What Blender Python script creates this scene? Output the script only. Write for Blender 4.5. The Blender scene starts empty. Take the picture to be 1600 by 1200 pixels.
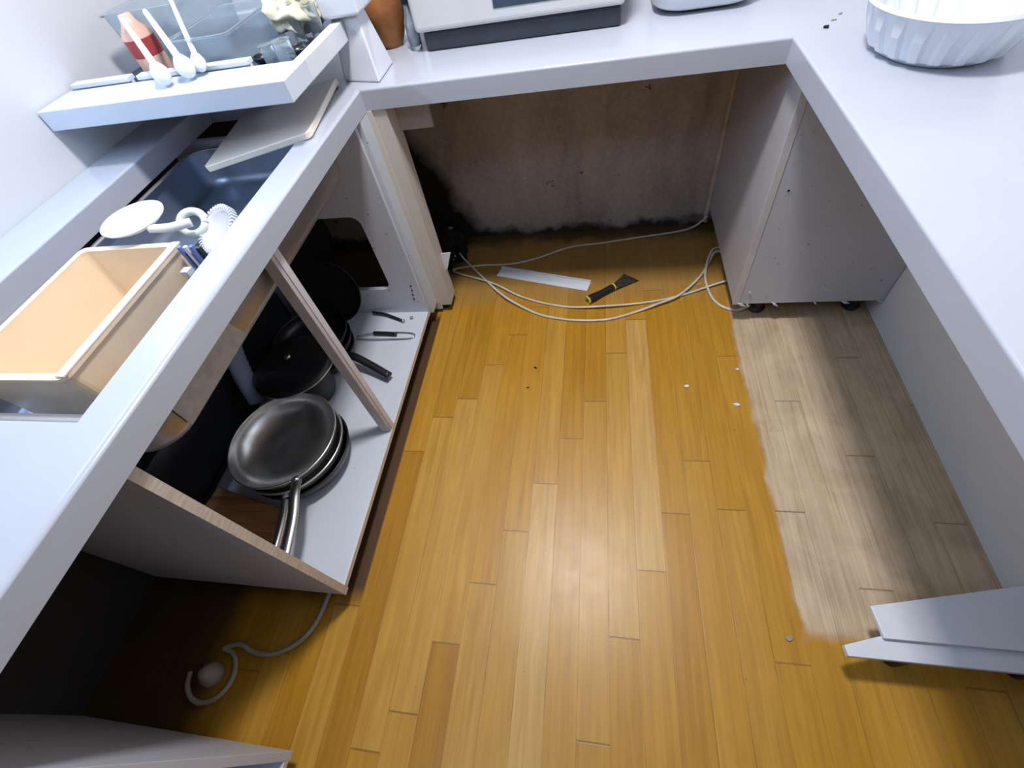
import bpy, bmesh, math, random
from mathutils import Vector, Matrix, noise

sc = bpy.context.scene
# ------------------------------------------------------------ camera
cam_d = bpy.data.cameras.new('camera'); cam = bpy.data.objects.new('camera', cam_d)
sc.collection.objects.link(cam); sc.camera = cam
R0 = (0.9833113, 0.1116216, -0.1436649)
R1 = (-0.0044287, 0.8041179, 0.5944534)
R2 = (0.1818773, -0.5838964, 0.7911925)
cam.matrix_world = Matrix(((R0[0], R1[0], R2[0], 0), (R0[1], R1[1], R2[1], 0), (R0[2], R1[2], R2[2], 1.3199), (0, 0, 0, 1)))
cam_d.sensor_width = 36; cam_d.lens = 715.02 / 1600 * 36; cam_d.clip_start = .01
# ------------------------------------------------------------ world, light, exposure
w = bpy.data.worlds.new('world'); sc.world = w; w.use_nodes = True
w.node_tree.nodes['Background'].inputs[0].default_value = (.62, .74, 1, 1)
w.node_tree.nodes['Background'].inputs[1].default_value = .04
sc.view_settings.view_transform = 'Standard'; sc.view_settings.look = 'None'
sc.view_settings.gamma = 1; sc.view_settings.use_curve_mapping = False
sc.view_settings.exposure = 0.0

def area(name, loc, size, power, col, rot=(0, 0, 0)):
    l = bpy.data.lights.new(name, 'AREA'); l.shape = 'RECTANGLE'; l.size, l.size_y = size
    l.energy = power; l.color = col
    o = bpy.data.objects.new(name, l); sc.collection.objects.link(o); o.location = loc; o.rotation_euler = rot
    return o
area('ceiling_lamp_light', (-.12, .96, 2.50), (.24, .24), 43, (1, .98, .97))
area('sink_fill_light', (-1.22, .62, 1.50), (.05, .55), 5, (.55, .74, 1), (0, math.radians(-18), 0))  # added bluish fill above the sink, no lamp seen there
area('window_daylight', (-1.43, 1.22, 1.60), (.62, .84), 9, (.62, .78, 1), (0, math.radians(-90), 0))
area('rear_fill_light', (-.5, -.75, 2.50), (.5, .5), 9, (.55, .75, 1))  # added cool fill from behind the viewer, not a known lamp

# ------------------------------------------------------------ materials
MT = {}
def nodes(name):
    m = bpy.data.materials.new(name); m.use_nodes = True
    nt = m.node_tree; b = nt.nodes['Principled BSDF']; MT[name] = m
    return m, nt, b
def ramp(nt, src, stops):
    r = nt.nodes.new('ShaderNodeValToRGB'); e = r.color_ramp.elements
    while len(e) < len(stops): e.new(.5)
    for i, (p, c) in enumerate(stops): e[i].position = p; e[i].color = (*c, 1) if len(c) == 3 else c
    nt.links.new(src, r.inputs[0]); return r.outputs[0]
def noi(nt, scale, detail=4, vec=None, rough=.6, dist=0):
    n = nt.nodes.new('ShaderNodeTexNoise'); n.inputs['Scale'].default_value = scale
    n.inputs['Detail'].default_value = detail; n.inputs['Roughness'].default_value = rough; n.inputs['Distortion'].default_value = dist
    if vec is not None: nt.links.new(vec, n.inputs['Vector'])
    return n.outputs[0]
def coord(nt, scale=None):
    t = nt.nodes.new('ShaderNodeTexCoord')
    if scale is None: return t.outputs['Object']
    mp = nt.nodes.new('ShaderNodeMapping'); mp.inputs['Scale'].default_value = scale
    nt.links.new(t.outputs['Object'], mp.inputs[0]); return mp.outputs[0]
def mix(nt, f, a, b, mode='MIX'):
    m = nt.nodes.new('ShaderNodeMix'); m.data_type = 'RGBA'; m.blend_type = mode
    for s, v in ((m.inputs[0], f), (m.inputs[6], a), (m.inputs[7], b)):
        if isinstance(v, bpy.types.NodeSocket): nt.links.new(v, s)
        elif isinstance(v, (int, float)): s.default_value = v
        else: s.default_value = (*v, 1)
    return m.outputs[2]
def plain(name, col, rough=.5, metal=0, var=.12, scale=8, bump=0, bs=60, stretch=None, spec=None, coat=0):
    m, nt, b = nodes(name)
    c = coord(nt, stretch)
    f = noi(nt, scale, 5, c)
    lo = tuple(x * (1 - var) for x in col); hi = tuple(min(1, x * (1 + var)) for x in col)
    nt.links.new(ramp(nt, f, [(.3, lo), (.7, hi)]), b.inputs['Base Color'])
    b.inputs['Roughness'].default_value = rough; b.inputs['Metallic'].default_value = metal
    if coat: b.inputs['Coat Weight'].default_value = coat
    if spec is not None: b.inputs['Specular IOR Level'].default_value = spec
    if bump:
        bp = nt.nodes.new('ShaderNodeBump'); bp.inputs['Strength'].default_value = bump; bp.inputs['Distance'].default_value = .002
        nt.links.new(noi(nt, bs, 5, c), bp.inputs['Height']); nt.links.new(bp.outputs[0], b.inputs['Normal'])
    return m
def speck(name, col, dirt, rough=.4, thr=.68, scale=60, var=.06):
    """painted board with small dirt specks and faint broad staining"""
    m, nt, b = nodes(name); c = coord(nt)
    base = ramp(nt, noi(nt, 4, 5, c), [(.3, tuple(x * (1 - var) for x in col)), (.7, col)])
    s = ramp(nt, noi(nt, scale, 3, c), [(thr, (0, 0, 0)), (thr + .05, (1, 1, 1))])
    nt.links.new(mix(nt, s, base, dirt), b.inputs['Base Color']); b.inputs['Roughness'].default_value = rough
    return m
def glass(name, col, rough=.05, alpha=.4):
    m, nt, b = nodes(name)
    b.inputs['Base Color'].default_value = (*col, 1); b.inputs['Roughness'].default_value = rough
    b.inputs['Transmission Weight'].default_value = alpha; b.inputs['IOR'].default_value = 1.3
    nt.links.new(ramp(nt, noi(nt, 14, 3, coord(nt)), [(.3, tuple(x * .9 for x in col)), (.7, col)]), b.inputs['Base Color'])
    return m

counter_m = plain('white_worktop', (.43, .455, .525), .21, var=.03, scale=3)
panel_m = speck('grey_white_panel', (.56, .59, .68), (.16, .13, .11), .42)
shelf_m = speck('pale_blue_board', (.58, .62, .70), (.2, .2, .2), .38, thr=.72)
cream_m = speck('cream_board', (.62, .58, .53), (.3, .24, .18), .5, thr=.7)
edge_m = plain('board_edge', (.55, .47, .40), .6, var=.2, scale=30, stretch=(1, 1, 6))
pinkedge_m = plain('pinkish_board', (.50, .45, .46), .55, var=.12, scale=20)
steel_m = plain('brushed_steel', (.52, .53, .55), .28, 1, .1, 30, stretch=(1, 8, 1))
sink_m = plain('sink_steel', (.30, .35, .45), .36, .8, .12, 6)
undersink_m = plain('sink_underside', (.40, .37, .36), .38, .8, .15, 5)
darkpan_m = plain('dark_pan_coating', (.016, .017, .021), .3, .2, .3, 10)
panin_m = plain('worn_steel_pan', (.80, .79, .78), .27, .92, .3, 9)
black_m = plain('black_plastic', (.012, .013, .018), .35, 0, .2, 20)
base_m = plain('dark_blue_plastic', (.025, .032, .045), .35, 0, .2, 12)
white_m = plain('white_plastic', (.70, .73, .80), .3, 0, .04, 8)
appl_m = plain('off_white_appliance', (.58, .59, .60), .35, 0, .04, 6)
cable_m = plain('white_cable', (.62, .58, .50), .4, 0, .15, 20)
duct_m = plain('grimy_tube', (.34, .30, .24), .5, 0, .2, 20)
yellow_m = plain('yellow_band', (.65, .55, .08), .4)
blade_m = plain('grimy_blade', (.10, .09, .075), .45, .7, .4, 40)
grime_m = plain('black_grime', (.010, .009, .009), .9, 0, .5, 25, 1, 80)
tan_m = plain('tan_plastic', (.80, .63, .45), .35, 0, .06, 6)
yel_m = plain('orange_sponge', (.66, .40, .10), .8, 0, .15, 40)
clay_m = plain('terracotta', (.30, .11, .03), .6, 0, .35, 18)
blue_m = plain('blue_plastic', (.16, .22, .52), .35)
crm_bag_m = plain('cream_paper', (.62, .58, .45), .6, 0, .18, 14, .6, 20)
red_m = plain('red_plastic', (.40, .05, .05), .4)
orange_m = plain('peach_plastic', (.75, .45, .34), .4)
tub_m = glass('frosted_clear_plastic', (.78, .86, .92), .12, .88)
glass_m = glass('clear_glass', (.75, .82, .86), .05, .85)
caulk_m = plain('caulk', (.50, .42, .36), .6, var=.2, scale=20)
paint_m = plain('wall_paint', (.66, .67, .69), .7, var=.04)
foot_m = black_m
traybed_m = plain('dark_tray', (.045, .055, .11), .25, .1, .6, 10)

def wood_block():
    m, nt, b = nodes('brown_wood')
    c = coord(nt, (2, 22, 2))
    nt.links.new(ramp(nt, noi(nt, 2.2, 5, c, .6, .4), [(.25, (.11, .045, .018)), (.5, (.32, .14, .05)), (.75, (.46, .23, .09))]), b.inputs['Base Color'])
    b.inputs['Roughness'].default_value = .55; return m
wood_m = wood_block()

def wall_mat():
    m, nt, b = nodes('grimy_back_wall'); c = coord(nt)
    streak = ramp(nt, noi(nt, 3.2, 6, coord(nt, (1.4, 1, .45)), .6, .4), [(.28, (.30, .255, .235)), (.5, (.47, .42, .39)), (.72, (.60, .54, .49))])
    fine = ramp(nt, noi(nt, 60, 4, c), [(.25, (.75, .75, .75)), (.7, (1, 1, 1))])
    base = mix(nt, 1.0, streak, fine, 'MULTIPLY')
    # black mould spots
    spots = ramp(nt, noi(nt, 13, 5, c, .65), [(.66, (0, 0, 0)), (.71, (1, 1, 1))])
    base = mix(nt, spots, base, (.07, .05, .04))
    sep = nt.nodes.new('ShaderNodeSeparateXYZ'); nt.links.new(c, sep.inputs[0])
    def band(sock, a, bb, nz):   # 1 where sock + noise beyond
        mm = nt.nodes.new('ShaderNodeMapRange'); mm.inputs[1].default_value = a; mm.inputs[2].default_value = bb
        ad = nt.nodes.new('ShaderNodeMath'); ad.operation = 'MULTIPLY_ADD'; nt.links.new(noi(nt, nz, 5, c), ad.inputs[0]); ad.inputs[1].default_value = .16
        nt.links.new(sock, ad.inputs[2]); nt.links.new(ad.outputs[0], mm.inputs[0]); return mm.outputs[0]
    foot = band(sep.outputs['Z'], .13, .09, 9)          # damp dark line along the skirting
    base = mix(nt, foot, base, (.045, .033, .022))
    lz = nt.nodes.new('ShaderNodeMath'); lz.operation = 'MULTIPLY_ADD'; nt.links.new(sep.outputs['Z'], lz.inputs[0]); lz.inputs[1].default_value = .42; nt.links.new(sep.outputs['X'], lz.inputs[2])
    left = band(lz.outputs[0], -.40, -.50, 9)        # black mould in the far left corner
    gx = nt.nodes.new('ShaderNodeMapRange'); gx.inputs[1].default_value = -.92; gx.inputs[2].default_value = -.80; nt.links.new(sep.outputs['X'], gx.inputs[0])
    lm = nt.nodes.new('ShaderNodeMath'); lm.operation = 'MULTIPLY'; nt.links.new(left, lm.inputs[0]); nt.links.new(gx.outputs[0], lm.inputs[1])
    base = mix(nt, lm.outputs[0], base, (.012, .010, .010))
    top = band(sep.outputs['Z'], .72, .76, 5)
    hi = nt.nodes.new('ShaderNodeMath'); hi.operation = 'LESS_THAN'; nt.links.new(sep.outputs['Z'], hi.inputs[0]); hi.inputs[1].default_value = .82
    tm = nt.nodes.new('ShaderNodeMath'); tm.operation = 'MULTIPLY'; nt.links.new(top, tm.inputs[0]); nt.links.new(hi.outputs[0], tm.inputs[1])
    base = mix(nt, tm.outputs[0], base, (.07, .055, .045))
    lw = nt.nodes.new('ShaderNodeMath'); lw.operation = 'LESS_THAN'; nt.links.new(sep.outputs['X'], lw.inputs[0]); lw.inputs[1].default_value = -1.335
    base = mix(nt, lw.outputs[0], base, (.04, .037, .035))   # shade behind the left units, painted dark onto the wall
    # painted above the worktop
    up = nt.nodes.new('ShaderNodeMath'); up.operation = 'GREATER_THAN'; nt.links.new(sep.outputs['Z'], up.inputs[0]); up.inputs[1].default_value = .84
    base = mix(nt, up.outputs[0], base, (.62, .63, .66))
    nt.links.new(base, b.inputs['Base Color']); b.inputs['Roughness'].default_value = .75
    return m
wall_m = wall_mat()

def floor_mat():
    m, nt, b = nodes('oak_strip_floor'); L = nt.links.new
    def math_(op, a, bb=None, c=None):
        n = nt.nodes.new('ShaderNodeMath'); n.operation = op
        for i, v in enumerate((a, bb, c)):
            if v is None: continue
            if isinstance(v, bpy.types.NodeSocket): L(v, n.inputs[i])
            else: n.inputs[i].default_value = v
        return n.outputs[0]
    at = nt.nodes.new('ShaderNodeAttribute'); at.attribute_name = 'tone'
    tone = nt.nodes.new('ShaderNodeSeparateColor'); L(at.outputs['Color'], tone.inputs[0])
    c = coord(nt)
    # grain, shifted per plank
    off = nt.nodes.new('ShaderNodeVectorMath'); off.operation = 'MULTIPLY_ADD'
    L(at.outputs['Color'], off.inputs[0]); off.inputs[1].default_value = (7, 31, 13); L(c, off.inputs[2])
    mp = nt.nodes.new('ShaderNodeMapping'); mp.inputs['Scale'].default_value = (95, 3.2, 1); L(off.outputs[0], mp.inputs[0])
    grain = noi(nt, 1.0, 6, mp.outputs[0], .65, .5)
    mp2 = nt.nodes.new('ShaderNodeMapping'); mp2.inputs['Scale'].default_value = (22, 1.8, 1); L(off.outputs[0], mp2.inputs[0])
    fig = noi(nt, 1.0, 3, mp2.outputs[0], .5, 1.6)
    base = ramp(nt, tone.outputs[0], [(0, (.37, .165, .010)), (.45, (.50, .25, .020)), (.75, (.55, .305, .055)), (1, (.62, .39, .14))])
    g = ramp(nt, grain, [(.25, (.70, .64, .56)), (.60, (1, 1, 1))])
    base = mix(nt, .75, base, g, 'MULTIPLY')
    fg = ramp(nt, fig, [(.38, (.86, .82, .72)), (.62, (1.0, 1.0, 1.0))])
    base = mix(nt, .8, base, fg, 'MULTIPLY')
    # worn, slightly desaturated traffic area
    sep = nt.nodes.new('ShaderNodeSeparateXYZ'); L(c, sep.inputs[0]); X, Y = sep.outputs[0], sep.outputs[1]
    wob = math_('MULTIPLY_ADD', noi(nt, 9, 5, c), .05, -.025)
    wob2 = math_('MULTIPLY_ADD', noi(nt, 5, 5, c), .20, -.10)
    def step(s, a, bb):
        r = nt.nodes.new('ShaderNodeMapRange'); r.interpolation_type = 'SMOOTHSTEP'
        r.inputs[1].default_value = a; r.inputs[2].default_value = bb; L(s, r.inputs[0]); return r.outputs[0]
    Xw = math_('ADD', X, wob); Yw = math_('ADD', Y, wob)
    # bare boards where a cupboard stood on the right
    bare = math_('MULTIPLY', step(Xw, .478, .50), math_('MULTIPLY', step(Yw, .215, .25), step(Y, 1.42, 1.30)))
    barec = mix(nt, 1.0, mix(nt, tone.outputs[0], (.52, .385, .25), (.70, .565, .395)), g, 'MULTIPLY')
    st = ramp(nt, noi(nt, 7, 5, c, .6, .6), [(.35, (.72, .69, .66)), (.6, (1, 1, 1))])
    barec = mix(nt, .7, barec, st, 'MULTIPLY')
    base = mix(nt, bare, base, barec)
    # grimy strip and boards under the left units, cabinet shade painted in too
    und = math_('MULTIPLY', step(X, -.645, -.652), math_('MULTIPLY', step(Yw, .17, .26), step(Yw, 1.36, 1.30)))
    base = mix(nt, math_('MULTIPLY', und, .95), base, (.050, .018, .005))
    # dirt at the back of the recess
    Yb = math_('ADD', Y, wob2)
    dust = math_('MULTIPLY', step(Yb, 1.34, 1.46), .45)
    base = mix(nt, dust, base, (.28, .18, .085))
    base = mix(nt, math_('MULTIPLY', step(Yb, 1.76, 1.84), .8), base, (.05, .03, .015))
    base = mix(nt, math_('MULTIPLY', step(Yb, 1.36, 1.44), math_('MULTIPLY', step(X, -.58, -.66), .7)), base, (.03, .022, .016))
    base = mix(nt, math_('MULTIPLY', math_('MULTIPLY', step(Xw, -.96, -1.06), step(Y, 1.36, 1.30)), .85), base, (.03, .02, .012))   # shade under the left worktop, painted dark onto the boards
    # seams from the plank uv maps
    u1 = nt.nodes.new('ShaderNodeUVMap'); u1.uv_map = 'start'; s1 = nt.nodes.new('ShaderNodeSeparateXYZ'); L(u1.outputs[0], s1.inputs[0])
    u2 = nt.nodes.new('ShaderNodeUVMap'); u2.uv_map = 'end'; s2 = nt.nodes.new('ShaderNodeSeparateXYZ'); L(u2.outputs[0], s2.inputs[0])
    du = math_('MINIMUM', s1.outputs[0], s2.outputs[0]); dv = math_('MINIMUM', s1.outputs[1], s2.outputs[1])
    brk = ramp(nt, noi(nt, 6, 4, c), [(.35, (.15, .15, .15)), (.6, (1, 1, 1))])
    seam = math_('MULTIPLY', math_('MULTIPLY', step(du, .0016, .0003), tone.outputs[1]), brk)
    joint = math_('MULTIPLY', step(dv, .0030, .0008), tone.outputs[2])
    sm = math_('MAXIMUM', seam, joint)
    base = mix(nt, math_('MULTIPLY', sm, .72), base, (.09, .045, .012))
    # small dark flecks
    fl = ramp(nt, noi(nt, 48, 2, c), [(.745, (0, 0, 0)), (.775, (1, 1, 1))])
    base = mix(nt, math_('MULTIPLY', fl, .6), base, (.12, .06, .02))
    L(base, b.inputs['Base Color'])
    rr = nt.nodes.new('ShaderNodeMapRange'); rr.inputs[3].default_value = .33; rr.inputs[4].default_value = .43
    L(noi(nt, 14, 4, c), rr.inputs[0])
    rough = math_('MAXIMUM', rr.outputs[0], math_('MULTIPLY', math_('MAXIMUM', bare, und), .65)); L(rough, b.inputs['Roughness'])
    b.inputs['Specular IOR Level'].default_value = .5
    bp = nt.nodes.new('ShaderNodeBump'); bp.inputs['Strength'].default_value = .25; bp.inputs['Distance'].default_value = .001
    L(math_('SUBTRACT', math_('MULTIPLY', noi(nt, 12, 3, c), .6), sm), bp.inputs['Height']); L(bp.outputs[0], b.inputs['Normal'])
    return m
floor_m = floor_mat()

# ------------------------------------------------------------ mesh helpers
def link(name, bm, mat, parent=None, bevel=0, smooth=False, seg=2):
    bmesh.ops.recalc_face_normals(bm, faces=bm.faces)
    me = bpy.data.meshes.new(name); bm.to_mesh(me); bm.free()
    mats = mat if isinstance(mat, (list, tuple)) else [mat]
    for m in mats: me.materials.append(m)
    o = bpy.data.objects.new(name, me); sc.collection.objects.link(o)
    if parent:
        o.parent = parent
        o.matrix_parent_inverse = Matrix.Identity(4)
        o.location = -WL[parent.name] if parent.name in WL else (0, 0, 0)
    if smooth:
        for p in me.polygons: p.use_smooth = True
    if bevel:
        md = o.modifiers.new('bevel', 'BEVEL'); md.width = bevel; md.segments = seg; md.limit_method = 'ANGLE'; md.angle_limit = math.radians(40)
    WL[o.name] = Vector((0, 0, 0))     # children of a mesh share its frame
    return o
WL = {}
def empty(name, loc, label, cat, group=None, rot=None):
    o = bpy.data.objects.new(name, None); sc.collection.objects.link(o); o.location = loc; o.empty_display_size = .05
    WL[o.name] = Vector(loc); tag(o, label, cat, group)
    return o
def tag(o, label, cat, group=None):
    o['label'] = label; o['category'] = cat
    if group: o['group'] = group
    return o
def struct(o): o['kind'] = 'structure'; return o
def box(bm, a, b, M=None):
    x0, y0, z0 = a; x1, y1, z1 = b
    vs = [bm.verts.new((x, y, z)) for x in (x0, x1) for y in (y0, y1) for z in (z0, z1)]
    if M is not None:
        for v in vs: v.co = M @ v.co
    for f in ((0, 1, 3, 2), (4, 6, 7, 5), (0, 4, 5, 1), (2, 3, 7, 6), (0, 2, 6, 4), (1, 5, 7, 3)):
        bm.faces.new([vs[i] for i in f])
    return vs
def B(*boxes):
    bm = bmesh.new()
    for a, b in boxes: box(bm, a, b)
    return bm
def prism(pts, vec):
    """extrude polygon pts (3-D) by vec"""
    bm = bmesh.new(); v = Vector(vec)
    a = [bm.verts.new(p) for p in pts]; c = [bm.verts.new(Vector(p) + v) for p in pts]
    bm.faces.new(a); bm.faces.new(list(reversed(c)))
    for i in range(len(pts)):
        j = (i + 1) % len(pts); bm.faces.new((a[i], c[i], c[j], a[j]))
    return bm
def lathe(prof, n=48, M=None, bm=None):
    bm = bm or bmesh.new(); rings = []
    for r, z in prof:
        if r < 1e-6: rings.append([bm.verts.new((0, 0, z))])
        else: rings.append([bm.verts.new((r * math.cos(2 * math.pi * i / n), r * math.sin(2 * math.pi * i / n), z)) for i in range(n)])
    for A, C in zip(rings, rings[1:]):
        for i in range(n):
            j = (i + 1) % n
            if len(A) == 1 and len(C) == 1: continue
            if len(A) == 1: bm.faces.new((A[0], C[i], C[j]))
            elif len(C) == 1: bm.faces.new((A[i], A[j], C[0]))
            else: bm.faces.new((A[i], A[j], C[j], C[i]))
    if M is not None:
        for R_ in rings:
            for v in R_: v.co = M @ v.co
    return bm
def spline(pts, n=10):
    P = [Vector(p) for p in pts]; P = [2 * P[0] - P[1]] + P + [2 * P[-1] - P[-2]]; out = []
    for i in range(1, len(P) - 2):
        for k in range(n):
            t = k / n; a, b_, c, d = P[i - 1], P[i], P[i + 1], P[i + 2]
            out.append(.5 * ((2 * b_) + (c - a) * t + (2 * a - 5 * b_ + 4 * c - d) * t * t + (3 * b_ - a - 3 * c + d) * t ** 3))
    out.append(P[-2]); return out
def tube(pts, r, n=10, bm=None, smooth=True, sx=1, rib=0):
    bm = bm or bmesh.new(); P = spline(pts) if smooth else [Vector(p) for p in pts]
    up = Vector((0, 0, 1)); rings = []
    for i, p in enumerate(P):
        t = (P[min(i + 1, len(P) - 1)] - P[max(i - 1, 0)]).normalized()
        if abs(t.dot(up)) > .95: up = Vector((0, 1, 0))
        s = t.cross(up).normalized(); u = s.cross(t).normalized()
        rr = r(i / (len(P) - 1)) if callable(r) else r
        if rib: rr *= 1 + rib * (i % 2)
        rings.append([bm.verts.new(p + s * rr * sx * math.cos(2 * math.pi * k / n) + u * rr * math.sin(2 * math.pi * k / n)) for k in range(n)])
    for A, C in zip(rings, rings[1:]):
        for i in range(n): bm.faces.new((A[i], A[(i + 1) % n], C[(i + 1) % n], C[i]))
    bm.faces.new(list(reversed(rings[0]))); bm.faces.new(rings[-1])
    return bm
def frame(loc, z=(0, 0, 1), x=(1, 0, 0)):
    Z = Vector(z).normalized(); X = Vector(x); X = (X - Z * X.dot(Z)).normalized(); Y = Z.cross(X)
    return Matrix(((X.x, Y.x, Z.x, loc[0]), (X.y, Y.y, Z.y, loc[1]), (X.z, Y.z, Z.z, loc[2]), (0, 0, 0, 1)))
def roundrect(x0, x1, y0, y1, r, n=6):
    out = []
    for cx, cy, a0 in ((x1 - r, y0 + r, -90), (x1 - r, y1 - r, 0), (x0 + r, y1 - r, 90), (x0 + r, y0 + r, 180)):
        for k in range(n + 1):
            a = math.radians(a0 + 90 * k / n); out.append((cx + r * math.cos(a), cy + r * math.sin(a)))
    return out

# ------------------------------------------------------------ room shell
ZT, ZB = .86, .805
XL, YB, XR = -.654, 1.354, .450
WX0, WX1, WY0, WY1, WH = -1.34, .953, -1.7, 1.870, 2.55

def make_floor():
    W, X0 = .0758, -.1939
    bm = bmesh.new(); uvA = bm.loops.layers.uv.new('start'); uvB = bm.loops.layers.uv.new('end')
    col = bm.loops.layers.float_color.new('tone'); rnd = random.Random(5)
    ref = {-6: .688, -5: .826, -4: .907, -3: 1.064, -2: .286, -1: .439, 0: .592, 1: .754, 2: .902, 3: 1.117, 4: .355, 5: .518, 6: .687, 7: .537}
    tones = {(0, -1): .92, (4, 0): .97, (-3, -2): .10, (-6, -1): .12, (-4, -1): .80, (-5, -1): .74, (1, -1): .55, (1, 0): .30, (2, -1): .62, (3, -1): .78,
             (3, 0): .66, (-2, -1): .70, (-1, -1): .62, (5, -1): .3, (5, 0): .38, (6, -1): .5, (7, 0): .45, (7, -1): .62, (-5, 0): .3, (-4, 0): .25, (-2, 0): .45, (-3, -1): .7, (-1, 0): .5}
    L = .93
    k0 = math.floor((WX0 - X0) / W); k1 = math.ceil((WX1 - X0) / W)
    for k in range(k0, k1):
        a = max(WX0, X0 + k * W); b = min(WX1, X0 + (k + 1) * W)
        r = ref.get(k, (.37 * k) % L)
        js = sorted(r + n * L for n in range(-5, 4))
        ys = [(WY0, None)] + [(j, None) for j in js if WY0 < j < WY1] + [(WY1, None)]
        ys = [y for y, _ in ys]
        for y0, y1 in zip(ys, ys[1:]):
            n = round((y0 - r) / L) if y0 > WY0 else -9
            t = tones.get((k, n), rnd.uniform(.32, .66)); t = .5 + (t - .5) * .8
            f = bm.faces.new([bm.verts.new(p) for p in ((a, y0, 0), (b, y0, 0), (b, y1, 0), (a, y1, 0))])
            sm, jm = rnd.uniform(.25, 1) ** 1.2, rnd.uniform(.5, 1)
            for lp in f.loops:
                x, y = lp.vert.co.x, lp.vert.co.y
                lp[uvA].uv = (x - a, y - y0); lp[uvB].uv = (b - x, y1 - y); lp[col] = (t, sm, jm, 1)
    box(bm, (WX0, WY0, -.02), (WX1, WY1, -.002))
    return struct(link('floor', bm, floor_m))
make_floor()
struct(link('wall_back', B(((WX0, WY1, 0), (WX1, WY1 + .1, WH))), wall_m))
wy0, wy1, wz0, wz1 = .78, 1.66, 1.27, 1.93
struct(link('wall_left', B(((WX0 - .1, WY0, 0), (WX0, wy0, WH)), ((WX0 - .1, wy1, 0), (WX0, WY1 + .1, WH)), ((WX0 - .1, wy0, 0), (WX0, wy1, wz0)), ((WX0 - .1, wy0, wz1), (WX0, wy1, WH))), wall_m))
wf = struct(link('window_1', B(((WX0 - .06, wy0, wz0), (WX0 - .02, wy0 + .03, wz1)), ((WX0 - .06, wy1 - .03, wz0), (WX0 - .02, wy1, wz1)), ((WX0 - .06, wy0 + .03, wz0), (WX0 - .02, wy1 - .03, wz0 + .03)), ((WX0 - .06, wy0 + .03, wz1 - .03), (WX0 - .02, wy1 - .03, wz1)), ((WX0 - .06, 1.205, wz0 + .03), (WX0 - .02, 1.235, wz1 - .03))), white_m))
struct(link('wall_right', B(((WX1, WY0, 0), (WX1 + .1, WY1 + .1, WH))), paint_m))
struct(link('ceiling', B(((WX0 - .1, WY0, WH), (WX1 + .1, WY1 + .1, WH + .05))), paint_m))
struct(link('trim_1', tube([(.470, 1.862, .02), (.470, 1.862, .80)], .010, 8, smooth=False), caulk_m))

def lamp(name, loc, label):
    o = empty(name, loc, label, 'ceiling lamp')
    x, y, z = loc
    link('housing', B(((x - .24, y - .24, z - .008), (x - .215, y + .24, z)), ((x + .215, y - .24, z - .008), (x + .24, y + .24, z)),
                      ((x - .215, y - .24, z - .008), (x + .215, y - .215, z)), ((x - .215, y + .215, z - .008), (x + .215, y + .24, z))), white_m, o)
lamp('ceiling_lamp', (-.12, .96, WH), 'square white ceiling lamp over the middle of the kitchen floor')
u_ = empty('fill_strip_lamp', (-1.33, .62, 1.52), 'slim unseen strip lamp added on the left wall for bluish fill over the sink', 'lamp')  # unseen fixture added to go with the sink fill light
link('fill_strip_housing', B(((WX0 + .001, .32, 1.505), (-1.16, .92, 1.53))), white_m, u_, .003)
lamp('ceiling_lamp', (-.5, -.75, WH), 'square white ceiling lamp behind the viewer, unseen and added for fill light')  # fixture for the added rear fill light

# ------------------------------------------------------------ worktop (one continuous U with the sink cut-out)
HX0, HX1, HY0, HY1 = -1.19, -.732, .27, 1.395
def make_counter():
    xs = [WX0, HX0, HX1, XL, XR, WX1]; ys = [-1.2, HY0, HY1, WY1]
    ys = sorted(ys + [YB]); ys = [-1.2, HY0, YB, HY1, WY1]
    def inside(cx, cy):
        if HX0 < cx < HX1 and HY0 < cy < HY1: return False
        if XL < cx < XR and cy < YB: return False
        return True
    bm = bmesh.new(); V = {}
    bw = bm.edges.layers.float.new('bevel_weight_edge')
    def v(i, j, t):
        if (i, j, t) not in V: V[i, j, t] = bm.verts.new((xs[i], ys[j], ZT if t else ZB))
        return V[i, j, t]
    cell = {}
    for i in range(len(xs) - 1):
        for j in range(len(ys) - 1): cell[i, j] = inside((xs[i] + xs[i + 1]) / 2, (ys[j] + ys[j + 1]) / 2)
    for (i, j), ok in cell.items():
        if not ok: continue
        bm.faces.new((v(i, j, 1), v(i + 1, j, 1), v(i + 1, j + 1, 1), v(i, j + 1, 1)))
        bm.faces.new((v(i, j, 0), v(i, j + 1, 0), v(i + 1, j + 1, 0), v(i + 1, j, 0)))
        for di, dj, a, c in ((-1, 0, (i, j), (i, j + 1)), (1, 0, (i + 1, j + 1), (i + 1, j)), (0, -1, (i + 1, j), (i, j)), (0, 1, (i, j + 1), (i + 1, j + 1))):
            if not cell.get((i + di, j + dj), False):
                bm.faces.new((v(*a, 0), v(*c, 0), v(*c, 1), v(*a, 1)))
    bm.normal_update()
    eL = [e for e in bm.edges if all(abs(q.co.x - XL) < 1e-5 and q.co.z > .85 and q.co.y < YB + .001 for q in e.verts)]
    eO = [e for e in bm.edges if all(q.co.z > .85 for q in e.verts) and e not in eL and len(e.link_faces) == 2 and e.calc_face_angle() > .5
          and not all(q.co.x in (WX0, WX1) or q.co.y in (-1.2, WY1) for q in e.verts)]
    for e in eL: e[bw] = 1.0
    for e in eO: e[bw] = .4
    o = link('worktop', bm, counter_m)
    md = o.modifiers.new('bevel', 'BEVEL'); md.limit_method = 'WEIGHT'; md.width = .012; md.segments = 8
    tag(o, 'white U-shaped kitchen worktop with thick rounded front edge running round the room', 'worktop')
make_counter()

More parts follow.
